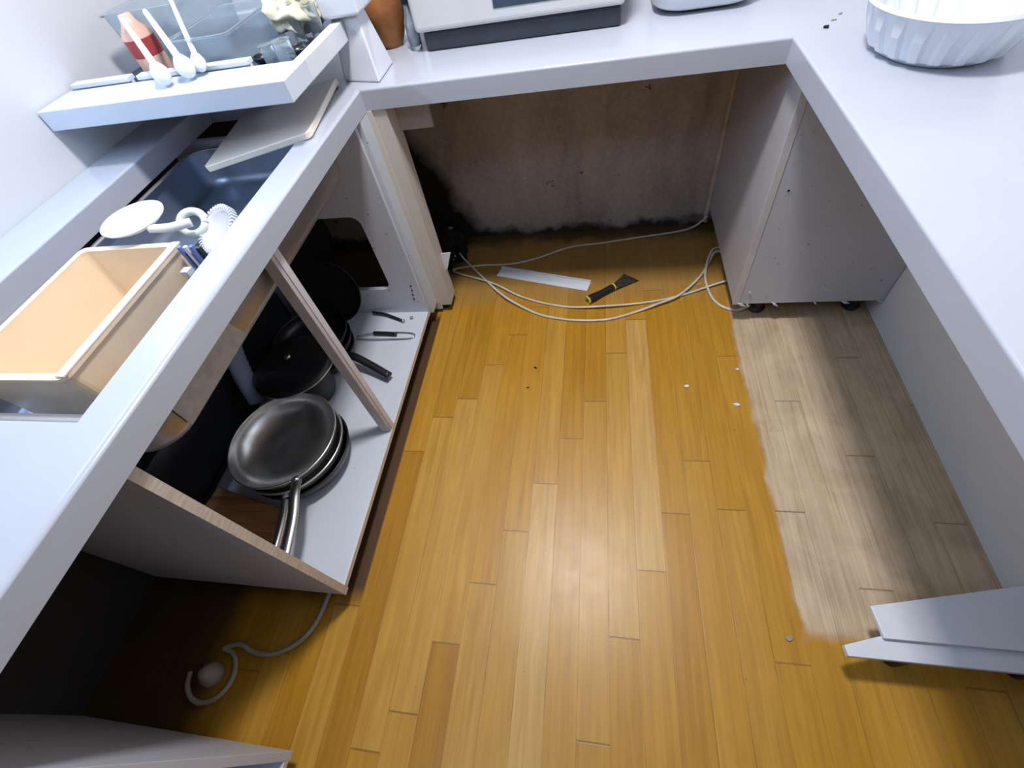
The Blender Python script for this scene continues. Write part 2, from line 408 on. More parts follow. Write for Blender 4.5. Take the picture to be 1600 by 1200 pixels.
# ------------------------------------------------------------ sink
def make_sink():
    s = empty('kitchen_sink', (-.94, .73, .69), 'large stainless steel sink bowl sunk into the left arm of the worktop', 'sink')
    bm = bmesh.new()
    def loop(off, z, r): return [bm.verts.new((x, y, z)) for x, y in roundrect(-1.175 - off, -.715 + off, .295 - off, 1.235 + off, r)]
    prof = [(-.02, .8035, .05), (0, .80, .07), (0, .72, .07), (-.01, .70, .065), (-.035, .69, .05)]
    L_ = [loop(*p) for p in prof]
    for A, C in zip(L_, L_[1:]):
        for i in range(len(A)): bm.faces.new((A[i], A[(i + 1) % len(A)], C[(i + 1) % len(A)], C[i]))
    bm.faces.new(L_[-1])
    o = link('bowl', bm, [undersink_m, sink_m], s, smooth=True)
    md = o.modifiers.new('s', 'SOLIDIFY'); md.thickness = .004; md.offset = 0; md.material_offset = 0
    bm = bmesh.new()   # inner skin of the bowl
    def loop2(off, z, r): return [bm.verts.new((x, y, z)) for x, y in roundrect(-1.175 - off, -.715 + off, .295 - off, 1.235 + off, r)]
    prof = [(-.006, .803, .066), (-.006, .722, .066), (-.016, .7035, .06), (-.042, .6945, .045)]
    L_ = [loop2(*p) for p in prof]
    for A, C in zip(L_, L_[1:]):
        for i in range(len(A)): bm.faces.new((A[i], A[(i + 1) % len(A)], C[(i + 1) % len(A)], C[i]))
    bm.faces.new(L_[-1])
    link('basin_lining', bm, sink_m, s, smooth=True)
    link('drain', lathe([(0, .6965), (.045, .6965), (.05, .6985), (.055, .6955)], 32, Matrix.Translation((-1.0, .92, 0))), steel_m, s, smooth=True)
    st = link('paper_sticker', prism([(-.7105, .355, .712), (-.7105, .355, .79), (-.7105, .545, .79), (-.7105, .575, .712)], (.0012, 0, 0)), plain('grey_paper', (.40, .36, .33), .8, var=.15, scale=40), s)
    st['label'] = 'grey paper sticker on the outside of the bowl'
    link('drain_pipe', tube([(-1.0, .92, .69), (-1.03, .91, .60), (-1.12, .88, .48), (-1.16, .86, .36), (-1.165, .82, .26), (-1.15, .78, .16)], .030, 14, rib=.06),
         plain('grey_blue_hose', (.26, .32, .42), .5), s, smooth=True)
make_sink()

# ------------------------------------------------------------ left base unit
CX, CY0, CY1, CZ = -.669, .233, 1.272, .085
def make_left_unit():
    u = empty('base_cabinet', (-.96, .75, 0), 'open-fronted white base cabinet under the sink with pans inside', 'cabinet')
    bx = -1.28
    # near side panel
    link('side_panel', B(((bx, CY0 - .018, .06), (CX, CY0, ZB))), panel_m, u, .0012)
    link('edge_band', B(((CX, CY0 - .019, .06), (CX + .0025, CY0 + .001, ZB))), edge_m, u)
    # far side panel with a rounded opening
    out = [(bx, .06), (CX, .06), (CX, ZB), (bx, ZB)]
    hx0, hx1, hz0, hz1 = -1.16, -.780, .207, .525
    inn = roundrect(hx0, hx1, hz0, hz1, .035, 5)
    inn = [(hx1, hz0)] + inn[6 + 1:] if False else inn
    bm = bmesh.new()
    for y in (CY1, CY1 + .018):
        vo = [bm.verts.new((x, y, z)) for x, z in out]; vi = [bm.verts.new((x, y, z)) for x, z in inn]
        es = [bm.edges.new((a, b)) for L_ in (vo, vi) for a, b in zip(L_, L_[1:] + L_[:1])]
        bmesh.ops.triangle_fill(bm, use_beauty=True, use_dissolve=True, edges=es)
        if y == CY1: A = (vo, vi)
        else: C = (vo, vi)
    for a, c in zip(A, C):
        for i in range(len(a)):
            j = (i + 1) % len(a); bm.faces.new((a[i], a[j], c[j], c[i]))
    link('side_panel', bm, panel_m, u)
    link('bottom_shelf', B(((bx, CY0, CZ - .018), (CX, CY1, CZ))), shelf_m, u, .001)
    link('back_panel', B(((bx - .012, CY0, .06), (bx, CY1, ZB))), plain('shaded_back_board', (.016, .018, .026), .7), u)  # shade of the cabinet interior put into the panel colour
    link('edge_band', B(((CX, CY0, CZ - .018), (CX + .0025, CY1, CZ - .0005))), cream_m, u)
    # centre post
    p = link('centre_post', B(((-.700, .712, CZ), (-.669, .742, ZB))), pinkedge_m, u, .001)
    link('post_face', B(((-.669, .724, CZ), (-.6665, .743, ZB))), plain('pale_post_face', (.60, .58, .61), .5), p)
    for k, (x, y) in enumerate(((-.72, .27), (-.72, 1.22), (-1.22, .27), (-1.22, 1.22))):
        link('foot', lathe([(0, 0), (.022, 0), (.022, .012), (.014, .016), (.014, .067), (0, .067)], 20, Matrix.Translation((x - .06, y, 0))), foot_m, u, smooth=False)
    # screw and nail holes near the far lower corner
    for k in range(4):
        M = frame((-.705 + .003 * k, CY1 - .0006, .155 + .022 * k), (0, -1, 0))
        link('screw_hole', lathe([(0, 0), (.0035, 0), (.0035, .0015), (0, .0015)], 12, M), grime_m, u)
    link('peg', lathe([(0, 0), (.006, 0), (.007, .007), (0, .009)], 14, Matrix.Translation((-.728, 1.235, CZ))), plain('grey_peg', (.25, .25, .28), .4), u)
    link('peg', lathe([(0, 0), (.005, 0), (.005, .004), (0, .005)], 14, Matrix.Translation((-.70, .76, CZ))), plain('grey_peg2', (.25, .25, .28), .4), u)
make_left_unit()

def make_near_unit():
    u = empty('base_cabinet', (-.96, -.4, 0), 'white base cabinet end at the bottom left edge, nearest the viewer', 'cabinet')
    link('side_panel', B(((-1.28, -.138, .06), (CX - .012, -.120, ZB))), panel_m, u, .001)
    link('side_panel', B(((-1.28, -.90, .06), (CX - .012, -.882, ZB))), panel_m, u, .001)
    link('bottom_shelf', B(((-1.28, -.882, .067), (CX - .012, -.138, .085))), shelf_m, u, .001)
    for x in (-.75, -1.2):
        for y in (-.17, -.85):
            link('foot', lathe([(0, 0), (.022, 0), (.022, .012), (.014, .016), (.014, .067), (0, .067)], 20, Matrix.Translation((x, y, 0))), foot_m, u)
make_near_unit()

# filler post at the corner
def make_post():
    u = empty('corner_post', (-.62, 1.33, 0), 'cream painted filler post standing at the inside corner under the worktop', 'post')
    link('post_core', B(((-.667, 1.359, .036), (-.600, 1.440, ZB - .001))), cream_m, u, .0015)
    link('face_board', B(((-.672, 1.352, .020), (-.640, 1.3585, ZB - .001))), cream_m, u, .0008)
    link('edge_strip', B(((-.669, 1.2905, .060), (-.655, 1.352, ZB - .001))), shelf_m, u, .0008)
    link('cleat', B(((-.600, 1.425, .712), (-.495, 1.442, ZB - .001))), plain('grey_cleat', (.40, .37, .33), .6), u, .002)
    link('bracket', prism([(-.600, 1.42, .25), (-.560, 1.42, .252), (-.590, 1.42, .18), (-.600, 1.42, .17)], (0, .003, 0)), white_m, u)
    link('foot', B(((-.655, 1.38, 0), (-.625, 1.43, .036))), foot_m, u)
make_post()

# ------------------------------------------------------------ right corner unit
def make_right_unit():
    u = empty('corner_cabinet', (.71, 1.56, 0), 'closed grey-white corner cabinet under the right arm of the worktop, raised on black feet', 'cabinet')
    link('side_panel', B(((.476, 1.27, CZ), (.494, 1.868, ZB))), speck('stained_panel', (.48, .46, .49), (.15, .11, .09), .45, thr=.70), u, .001)
    link('front_panel', B(((.494, 1.27, CZ), (.951, 1.288, ZB))), panel_m, u, .001)
    link('corner_strip', B(((.4745, 1.2685, CZ - .002), (.4955, 1.2705, ZB))), plain('pale_strip', (.62, .62, .66), .4), u, .0006)
    link('bottom_panel', B(((.494, 1.288, CZ), (.951, 1.868, CZ + .018))), panel_m, u)
    rnd = random.Random(3)
    for x, z, s in ((.505, .083, 1.4), (.52, .138, .8), (.615, .081, 1.3), (.75, .15, 1.0), (.742, .084, .9), (.835, .083, 1.4), (.94, .084, 1.0), (.525, .083, 1.2)):
        a = rnd.uniform(.3, 1.2)
        d = Vector((math.cos(a), 0, -math.sin(a))) * .012 * s; n = Vector((d.z, 0, -d.x)) * .3
        c = Vector((x, 1.2655, z))
        link('paint_splinter', prism([c - d, c + n, c + d, c - n * .6], (0, .005, 0)), white_m, u)
    link('screw_hole', lathe([(0, 0), (.003, 0), (.003, .0012), (0, .0012)], 12, frame((.526, 1.2696, .517), (0, -1, 0))), grime_m, u)
    for x in (.585, .90):
        for y in (1.335, 1.80):
            link('foot', lathe([(0, 0), (.028, 0), (.03, .01), (.02, .018), (.02, CZ), (0, CZ)], 24, Matrix.Translation((x, y, 0))), foot_m, u)
make_right_unit()

# loose white cabinet plinth lower right
def make_plinth():
    u = empty('cabinet_base', (.75, .2, 0), 'low white cabinet base corner on the floor at the lower right edge', 'cabinet')
    z = .085
    link('bottom_board', prism([(.530, .180, z), (.527, .198, z), (.602, .214, z), (.602, .196, z)][:0] + [(.531, .183, z), (.528, .204, z), (.605, .228, z), (.951, .228, z), (.951, .183, z)], (0, 0, .016)), white_m, u, .0015)
    link('side_board', prism([(.606, .222, z + .016), (.598, .285, z + .016), (.951, .360, z + .016), (.951, .222, z + .016)], (0, 0, .012)), white_m, u, .0015)
    for x in (.66, .9):
        for y in (.205,):
            link('foot', lathe([(0, 0), (.02, 0), (.02, z), (0, z)], 20, Matrix.Translation((x, y, 0))), foot_m, u)
make_plinth()

# ------------------------------------------------------------ pans
def pan_profile(r, h, rb, t=.0022):
    o = [(0, 0), (rb, 0)]; i = []
    for k in range(1, 9):
        a = k / 8; o.append((rb + (r - rb) * math.sin(a * math.pi / 2) ** .9, h * (1 - math.cos(a * math.pi / 2)) ** .95))
    o.append((r + .004, h + .001)); o.append((r + .003, h + .004))
    for rr, zz in reversed(o[1:-2]): i.append((max(rr - t, 0), zz + t))
    return o + [(r - .001, h + .004)] + i + [(0, t)]
def pan(name, label, loc, r, h, rb, mat, hd=None, hm=None, z=(0, 0, 1), group=None, hpts=None, hr=.009, hsx=1.4):
    u = empty(name, loc, label, 'pan', group)
    link('pan_body', lathe(pan_profile(r, h, rb), 64, frame(loc, z)), mat, u, smooth=True)
    if hpts:
        hh = link('handle', tube(hpts, hr, 12, sx=hsx), hm or steel_m, u, smooth=True)
        M = frame(Vector(hpts[0]), Vector(hpts[1]) - Vector(hpts[0]))
        link('rivet', lathe([(0, -.004), (hr * 1.5, -.004), (hr * 1.7, .006), (hr * 1.2, .012), (0, .012)], 16, M), steel_m, hh, smooth=True)
    return u
PC = (-.945, .605)
pan('frying_pan', 'big dark pan at the bottom of the stack by the near end of the cabinet', (-.925, .60, .0865), .160, .062, .105, darkpan_m,
    hpts=[(-.905, .450, .142), (-.885, .40, .152), (-.868, .33, .156), (-.858, .258, .158)], hr=.0085, group=None)
pan('frying_pan', 'middle steel-rimmed pan between the shiny wok and the bottom pan', (-.935, .602, .118), .163, .062, .10, panin_m)
pan('wok', 'shiny grey steel wok on top of the stack with a long steel handle', (-.945, .607, .140), .166, .076, .045, panin_m,
    hpts=[(-.842, .475, .210), (-.822, .43, .222), (-.802, .36, .216), (-.786, .258, .208)], hr=.0085, hsx=1.7)
# black pot with lid and knob
u = empty('lidded_pot', (-.985, .90, CZ), 'black lidded cooking pot standing behind the steel wok', 'pot')
PT = Matrix.Translation((-1.0, .868, CZ))
link('pot_body', lathe([(0, 0), (.07, 0), (.082, .03), (.088, .118), (.12, .142), (.137, .156), (.131, .159), (.115, .145), (.08, .12), (.07, .01), (0, .006)], 56, PT), darkpan_m, u, smooth=True)
ld = link('lid', lathe([(.139, .160), (.139, .164), (.12, .174), (.06, .186), (0, .189), (0, .183), (.1, .170), (.137, .160)], 56, PT), darkpan_m, u, smooth=True)
link('lid_rim', lathe([(.1385, .1595), (.1415, .162), (.1385, .1645)], 64, PT), steel_m, ld, smooth=True)
link('knob', lathe([(0, .187), (.007, .187), (.007, .197), (.012, .201), (.011, .208), (0, .211)], 24, PT), steel_m, ld, smooth=True)

tr = link('shade_tray', B(((-1.262, .245, .0865), (-1.215, 1.20, .33)), ((-1.215, .26, .0865), (-1.205, 1.19, .10))), black_m, None, .006)  # dark shape added where the cabinet interior is only shaded
tag(tr, 'long black tray shape added to darken the shaded back of the sink cabinet', 'tray')
# right compartment
pan('saute_pan', 'dark non-stick frying pan with a black handle pointing to the cabinet front', (-1.035, 1.035, .0865), .135, .045, .10, darkpan_m,
    hm=black_m, hpts=[(-.925, .998, .125), (-.88, .992, .145), (-.81, .965, .132), (-.725, .925, .112)], hr=.0115, hsx=1.3)
pan('saute_pan', 'thin-rimmed dark pan lying on the black-handled frying pan', (-1.04, 1.045, .118), .137, .045, .10, darkpan_m)
pan('saute_pan', 'topmost dark pan of the stack in the far compartment', (-1.045, 1.05, .150), .137, .045, .10, darkpan_m)
pan('round_griddle', 'dark round griddle leaning upright against the far side panel', (-1.01, 1.235, .245), .125, .02, .10, darkpan_m, z=(.10, -.96, .28))

u = empty('whisk_tongs', (-.80, 1.12, CZ), 'steel loop-handled tongs lying on the cabinet shelf', 'tongs')
link('wire_loop', tube([(-.925, 1.135, .094), (-.85, 1.152, .093), (-.76, 1.155, .091), (-.705, 1.15, .090), (-.690, 1.138, .090), (-.705, 1.124, .090), (-.76, 1.12, .091), (-.85, 1.118, .093), (-.925, 1.12, .094)], .0022, 8), steel_m, u, smooth=True)
link('grip', tube([(-.86, 1.148, .097), (-.81, 1.146, .096), (-.765, 1.142, .095)], .0075, 10), black_m, u, smooth=True)
u = empty('steel_skewer', (-.83, 1.25, CZ), 'slim black-handled utensil with a shiny ball end lying beside the tongs', 'utensil')
link('rod', tube([(-.90, 1.262, .098), (-.84, 1.25, .096), (-.765, 1.219, .092)], .0058, 8), black_m, u, smooth=True)
link('ball_end', lathe([(0, -.008), (.006, -.005), (.008, 0), (.006, .005), (0, .008)], 16, Matrix.Translation((-.757, 1.215, .0935))), steel_m, u, smooth=True)

bm = bmesh.new(); box(bm, (-.15, -.082, 0), (.15, .082, .045), frame((-1.035, .362, CZ + .001), (0, 0, 1), (1, -.22, 0)))
bl = link('wooden_board', bm, wood_m, None, .006); tag(bl, 'thick brown wooden chopping block on the cabinet floor beside the steel handles', 'chopping board')

# ------------------------------------------------------------ things on the floor of the recess
def cable(name, pts, r, mat, label):
    o = link(name, tube(pts, r, 8), mat, None, smooth=True); return tag(o, label, 'cable')
cable('cable', [(.470, 1.84, .06), (.43, 1.845, .012), (.36, 1.82, .005), (.19, 1.792, .005), (.03, 1.765, .005), (-.124, 1.744, .005), (-.26, 1.68, .005), (-.379, 1.645, .005),
                (-.52, 1.645, .005), (-.625, 1.63, .006), (-.648, 1.612, .006), (-.60, 1.585, .006), (-.45, 1.515, .010), (-.30, 1.42, .006), (-.13, 1.362, .005), (.03, 1.352, .012),
                (.20, 1.375, .005), (.33, 1.41, .005), (.47, 1.465, .010), (.56, 1.50, .008)],
      .0044, cable_m, 'thin white cable running along the back wall, folded back in a hairpin at the left')
cable('cable', [(-.665, 1.69, .006), (-.64, 1.715, .03), (-.60, 1.67, .02), (-.483, 1.538, .006), (-.38, 1.42, .0125), (-.251, 1.332, .005), (-.16, 1.298, .005), (-.069, 1.283, .005), (.04, 1.285, .005),
                (.141, 1.319, .005), (.235, 1.357, .0125), (.316, 1.401, .013), (.40, 1.50, .007), (.45, 1.59, .006), (.487, 1.64, .012)][:-1] + [(.48, 1.635, .03), (.53, 1.63, .02)],
      .0050, cable_m, 'white cable in the lowest wide arc across the floor')
cable('cable', [(.53, 1.66, .03), (.478, 1.65, .035), (.455, 1.62, .024), (.437, 1.56, .006), (.427, 1.49, .005), (.436, 1.40, .005), (.463, 1.345, .005), (.515, 1.318, .006), (.56, 1.33, .02)],
      .0050, cable_m, 'short white cable looping under the right corner cabinet')
import math as _m
ring = [(-1.0 + .062 * _m.cos(_m.radians(a)), .0 + .062 * _m.sin(_m.radians(a)), .010 + .00004 * (90 - a)) for a in range(90, -200, -30)]
cable('hose', [(-.735, .30, .010), (-.745, .22, .010), (-.755, .15, .010), (-.785, .10, .010), (-.84, .066, .010), (-.90, .060, .010), (-.955, .075, .010)] + ring,
      .0068, duct_m, 'grimy pale hose curling out from under the sink cabinet into the shade')
bm = lathe([(0, 0), (.026, 0), (.03, .008), (.028, .03), (.018, .042), (.012, .055), (0, .056)], 24, Matrix.Translation((-1.0, .0, 0)))
tag(link('drain_trap', bm, duct_m, None, smooth=True), 'grimy round drain trap lying on the dark floor at the lower left', 'drain trap')

# white moulding strip
bm = bmesh.new(); M = frame((-.232, 1.541, 0), (0, 0, 1), (.40, -.118, 0))
box(bm, (-.208, -.030, 0), (.208, .030, .004), M); box(bm, (-.208, .024, .004), (.208, .030, .010), M)
t = link('plastic_strip', bm, white_m, None, .001); tag(t, 'flat white plastic moulding strip lying on the floor inside the cable loops', 'strip')
# scraper
sx = Vector((.114, .092, 0)).normalized()
u = empty('paint_scraper', (.05, 1.43, 0), 'short black-handled paint scraper with yellow bands on the floor', 'scraper')
H0, H1 = Vector((-.035, 1.388, .014)), Vector((.068, 1.462, .014))
hd = link('handle', tube([H0, H0.lerp(H1, .3), H0.lerp(H1, .7), H1], lambda t: .0155 - .004 * t + .001 * math.sin(t * 9), 14, sx=1.1), black_m, u, smooth=True)
for q, r in ((-.01, .0165), (.98, .0145)):
    p = H0.lerp(H1, q)
    link('yellow_band', tube([p - sx * .003, p + sx * .003], r, 16, smooth=False, sx=1.1), yellow_m, hd)
link('handle_hole', tube([H0 - sx * .0055, H0 - sx * .0045], .006, 12, smooth=False), grime_m, hd)
n = Vector((-sx.y, sx.x, 0))
bl = H1 + sx * .002
link('blade', prism([bl - n * .014 + Vector((0, 0, -.004)), bl + n * .014 + Vector((0, 0, -.004)), bl + sx * .088 + n * .042 + Vector((0, 0, -.012)), bl + sx * .105 - n * .030 + Vector((0, 0, -.012))], (0, 0, .0014)), blade_m, u)

# black grime heap in the far left corner
rnd = random.Random(8)
bm = bmesh.new(); bmesh.ops.create_icosphere(bm, subdivisions=4, radius=1)
for v in bm.verts:
    d = 1 + .45 * noise.noise(v.co * 2.3) + .2 * noise.noise(v.co * 6)
    v.co = Vector((-.735 + v.co.x * .115 * d, 1.735 + v.co.y * .10 * d, max(.0, v.co.z * .13 * d)))
tag(link('grime_heap', bm, grime_m, None), 'heap of black grimy debris in the far left corner behind the post', 'debris')
def crumb(name, x, y, z, s, mat, label, group=None, seed=0):
    r_ = random.Random(seed); n_ = 6; pts = []
    for k in range(n_):
        a = 2 * math.pi * k / n_ + r_.uniform(-.3, .3); q = s * r_.uniform(.6, 1.2)
        pts.append((x + q * math.cos(a), y + q * math.sin(a) * r_.uniform(.4, 1), z))
    return tag(link(name, prism(pts, (0, 0, s * .45)), mat), label, 'crumb', group)
crumb('paint_flake', .445, .893, 0, .011, white_m, 'largest white paint flake on the floor beside the bare boards', seed=1)
crumb('paint_flake', .299, .967, 0, .008, white_m, 'small pale flake on the yellow floor left of the largest flake', seed=2)
crumb('paint_flake', .473, 1.041, 0, .006, white_m, 'tiny white flake on the floor near the bare boards, farther back than the largest flake', seed=3)
crumb('wood_chip', -.223, 1.048, 0, .0075, grime_m, 'dark brown chip on the middle of the floor, the larger of two', seed=4)
crumb('wood_chip', -.243, .957, 0, .005, grime_m, 'thin dark splinter on the floor just nearer than the larger chip', seed=5)
crumb('wood_chip', -.66, 1.76, .13, .012, duct_m, 'pale crumb on top of the black grime heap', seed=6)
crumb('crumb', .527, 1.387, ZT, .009, grime_m, 'dark crumb on the white worktop near the right inner corner, darkest of three', seed=7)
crumb('crumb', .553, 1.425, ZT, .006, duct_m, 'faint crumb on the worktop just behind the darkest one', seed=8)
crumb('crumb', .577, 1.461, ZT, .006, duct_m, 'farthest faint crumb on the right worktop', seed=9)
crumb('dirt_lump', .452, .222, 0, .010, duct_m, 'dark dirt lump at the near corner of the bare boards', seed=10)
# ------------------------------------------------------------ over-sink drying shelf
def make_shelf():
    u = empty('dish_shelf', (-.97, 1.25, .955), 'white raised drying shelf with dark tray standing over the back of the sink', 'dish rack')
    link('front_beam', B(((-1.335, 1.045, .955), (-.665, 1.165, 1.0))), plain('shelf_white', (.60, .66, .76), .25, var=.03), u, .002)
    link('side_beam', B(((-.695, 1.165, .955), (-.665, 1.425, 1.0))), white_m, u, .002)
    link('rear_beam', B(((-1.335, 1.66, .955), (-.72, 1.69, 1.0))), white_m, u, .002)
    link('tray', B(((-1.335, 1.165, .958), (-.695, 1.66, .964))), traybed_m, u)
    link('rail', B(((-1.128, 1.172, 1.0), (-.815, 1.198, 1.010)), ((-1.128, 1.180, .962), (-.815, 1.190, 1.0))), white_m, u, .001)
    link('rail', B(((-1.33, 1.172, 1.0), (-1.155, 1.198, 1.010)), ((-1.33, 1.180, .962), (-1.155, 1.190, 1.0))), white_m, u, .001)
    for x in (-1.31, -1.27):
        link('support_leg', B(((x - .01, 1.70 if x < -1.3 else 1.62, ZT), (x + .01, 1.72 if x < -1.3 else 1.64, .957))), white_m, u)
    bm = bmesh.new()
    for k in range(9):
        x = -.71 - .008 * k
        tube([(x, 1.17, .975), (x, 1.42, .975)], .0015, 6, bm, smooth=False)
    link('wire_grid', bm, steel_m, u)
make_shelf()
def make_column():
    u = empty('shelf_column', (-.66, 1.46, ZT), 'white tapered column foot standing on the worktop and holding the drying shelf', 'column')
    bm = bmesh.new()
    b0 = [(-.722, 1.425), (-.600, 1.385), (-.600, 1.53), (-.722, 1.53)]; b1 = [(-.700, 1.435), (-.618, 1.425), (-.625, 1.50), (-.700, 1.50)]
    lo = [bm.verts.new((x, y, ZT)) for x, y in b0]; hi = [bm.verts.new((x, y, 1.005)) for x, y in b1]
    bm.faces.new(lo[::-1]); bm.faces.new(hi)
    for i in range(4): bm.faces.new((lo[i], lo[(i + 1) % 4], hi[(i + 1) % 4], hi[i]))
    link('column_body', bm, white_m, u, .006, seg=4)
    link('column_cap', B(((-.710, 1.405, 1.008), (-.605, 1.53, 1.12))), white_m, u, .008, seg=4)
make_column()

# items on the shelf
def tub(name, a, b, mat, label, cat, t=.003, taper=.012):
    bm = bmesh.new(); (x0, y0, z0), (x1, y1, z1) = a, b
    L_ = []
    for off, z in ((taper, z0), (0, z1), (-.006, z1), (-.006, z1 + .004), (0.002, z1 + .004), (t, z1), (taper + t, z0 + t)):
        L_.append([bm.verts.new((x, y, z)) for x, y in roundrect(x0 + off, x1 - off, y0 + off, y1 - off, .014, 4)])
    for A, C in zip(L_, L_[1:]):
        for i in range(len(A)): bm.faces.new((A[i], A[(i + 1) % len(A)], C[(i + 1) % len(A)], C[i]))
    bm.faces.new(L_[0][::-1]); bm.faces.new(L_[-1])
    return tag(link(name, bm, mat, None, smooth=False), label, cat)
tub('plastic_tub', (-1.02, 1.205, .965), (-.855, 1.49, 1.055), tub_m, 'frosted clear rectangular tub on the drying shelf', 'tub')
tub('plastic_tub', (-1.26, 1.33, .965), (-1.045, 1.60, 1.10), tub_m, 'taller frosted tub on the drying shelf at the far left', 'tub')
def blob(name, c, s, mat, label, cat, amp=.25, f=2.5, parent=None, M=None, sub=4):
    bm = bmesh.new(); bmesh.ops.create_icosphere(bm, subdivisions=sub, radius=1)
    for v in bm.verts:
        d = 1 + amp * noise.noise(v.co * f + Vector(c) * 9)
        p = Vector((v.co.x * s[0] * d, v.co.y * s[1] * d, v.co.z * s[2] * d)); v.co = (M @ p if M else p) + Vector(c)
    o = link(name, bm, mat, parent, smooth=True)
    return tag(o, label, cat) if label else o
blob('paper_bag', (-.775, 1.45, 1.045), (.072, .12, .052), crm_bag_m, 'crumpled cream paper bag on the drying shelf', 'bag', .45, 3.2)
def ladle(p0, p1, r, label):
    u = empty('plastic_ladle', p0, label, 'ladle', 'white ladles drying on the shelf')
    P0, P1 = Vector(p0), Vector(p1); d = (P1 - P0).normalized()
    link('ladle_head', lathe([(0, -r * 1.35), (r * .6, -r * 1.1), (r * .95, -r * .4), (r, .3 * r), (r * .7, r * 1.4), (r * .4, r * 2), (0, r * 2.1)], 24, frame(P0, d)), white_m, u, smooth=True)
    link('ladle_handle', tube([P0 + d * r * 1.6, (P0 + P1) / 2 + Vector((0, 0, .004)), P1], lambda t: r * (.42 - .1 * t), 10), white_m, u, smooth=True)
ladle((-.995, 1.105, 1.024), (-1.15, 1.27, 1.10), .020, 'white ladle drying on the shelf, lowest and nearest of the three')
ladle((-.945, 1.130, 1.025), (-1.11, 1.31, 1.10), .021, 'white ladle drying on the shelf, middle of the three')
ladle((-.925, 1.155, 1.022), (-1.06, 1.36, 1.12), .016, 'white ladle drying on the shelf, smallest of the three')
u = empty('sauce_bottle', (-1.2, 1.43, .965), 'peach-coloured bottle with red label standing on the shelf at the far left', 'bottle')
TB = Matrix.Translation((-1.165, 1.30, .965))
link('bottle_body', lathe([(0, 0), (.034, 0), (.037, .01), (.037, .10), (.018, .125), (.015, .14), (0, .14)], 32, TB), orange_m, u, smooth=True)
link('red_label', lathe([(.0374, .055), (.0382, .056), (.0382, .092), (.0374, .093)], 32, TB), red_m, u)
def jar(x, y, r, h, label, mat=glass_m, tilt=(0, 0, 1)):
    M = frame((x, y, .9665), tilt)
    bm = lathe([(0, 0), (r * .8, 0), (r, .01), (r, h), (r + .0015, h), (r + .0015, h + .003), (r - .002, h + .003), (r - .003, h), (r - .003, .012), (r * .75, .004), (0, .004)], 32, M)
    return tag(link('glass_cup', bm, mat, None, smooth=True), label, 'glass')
jar(-.735, 1.215, .022, .06, 'small clear glass on the drying shelf, nearest the shelf corner')
jar(-.79, 1.235, .017, .05, 'slim clear glass on the drying shelf, left of the corner glass')
jar(-.715, 1.375, .017, .085, 'clear glass beside the white column')
def bowl(x, y, r, label, mat=darkpan_m):
    prof = [(0, 0), (r * .45, 0), (r * .5, .006)] + [(r * (.5 + .5 * math.sin(k * math.pi / 12)), .006 + r * .55 * (1 - math.cos(k * math.pi / 12))) for k in range(1, 7)]
    prof += [(r - .003, prof[-1][1])] + [(a - .003, b_ + .002) for a, b_ in reversed(prof[3:-1])] + [(0, .01)]
    return tag(link('dark_bowl', lathe(prof, 40, Matrix.Translation((x, y, .9665))), mat, None, smooth=True), label, 'bowl')
bowl(-.745, 1.30, .032, 'small dark bowl on the shelf between the glasses')
bowl(-.835, 1.28, .030, 'small dark bowl left of the slim glass on the drying shelf')
jar(-.752, 1.345, .014, .07, 'narrow clear glass behind the small dark bowl on the shelf')

# board resting over the sink
def make_board():
    A = Vector((-.684, 1.077, .8635)); Bv = Vector((-.734, 1.415, .8635)); C = Vector((-1.008, 1.058, .812))
    D = C + (Bv - A); n = (Bv - A).cross(C - A).normalized()
    if n.z < 0: n = -n
    ch = .02
    pts = [A + (C - A) * .03, A + (Bv - A) * .03, Bv, D, C + (D - C) * .03, C + (A - C) * .03]
    o = link('cutting_board', prism(pts, n * .016), plain('cream_board_top', (.86, .77, .67), .35, var=.04, scale=5), None, .003, seg=3)
    tag(o, 'cream square cutting board lying tilted across the back of the sink', 'cutting board')
make_board()

# things in the sink
def organiser():
    u = empty('washing_up_box', (-.98, .55, .695), 'beige open plastic box standing in the sink', 'box')
    bm = bmesh.new(); L_ = []
    x0, x1, y0, y1 = -1.10, -.852, .36, .712
    for off, z in ((.012, .697), (0, .835), (-.004, .836), (-.004, .842), (.010, .842), (.010, .836), (.022, .702)):
        L_.append([bm.verts.new((x, y, z)) for x, y in roundrect(x0 + off, x1 - off, y0 + off, y1 - off, .016, 4)])
    for A, C in zip(L_, L_[1:]):
        for i in range(len(A)): bm.faces.new((A[i], A[(i + 1) % len(A)], C[(i + 1) % len(A)], C[i]))
    bm.faces.new(L_[0][::-1]); bm.faces.new(L_[-1])
    link('box_shell', bm, tan_m, u)
    link('rim', prism([(-.866, .36, .8425), (-.848, .36, .8425), (-.848, .712, .8425), (-.866, .712, .8425)], (0, 0, .004)), plain('pale_rim', (.74, .66, .64), .35), u, .001)
organiser()
blob('sponge', (-.795, .395, .735), (.045, .06, .036), yel_m, 'round orange scrubbing sponge in the sink beside the beige box', 'sponge', .08)
u = empty('rice_scoop', (-.95, .72, .85), 'broad white plastic scoop resting on the far rim of the beige box', 'scoop')
M = frame((-.965, .755, .872), (0, -.25, 1), (1, .35, 0))
bm = bmesh.new()
blade = lathe([(0, -.006), (.05, -.004), (.062, .004), (.064, .008), (.058, .006), (.03, .0), (0, -.001)], 36)
for v in blade.verts: v.co = M @ Vector((v.co.x * 1.15, v.co.y * .7, v.co.z))
link('scoop_blade', blade, white_m, u, smooth=True)
link('scoop_handle', tube([(-.92, .735, .865), (-.88, .742, .86), (-.845, .765, .855)], .009, 10), white_m, u, smooth=True)
u = empty('ring_hook', (-.85, .79, .83), 'small white plastic ring beside the scoop in the sink', 'ring')
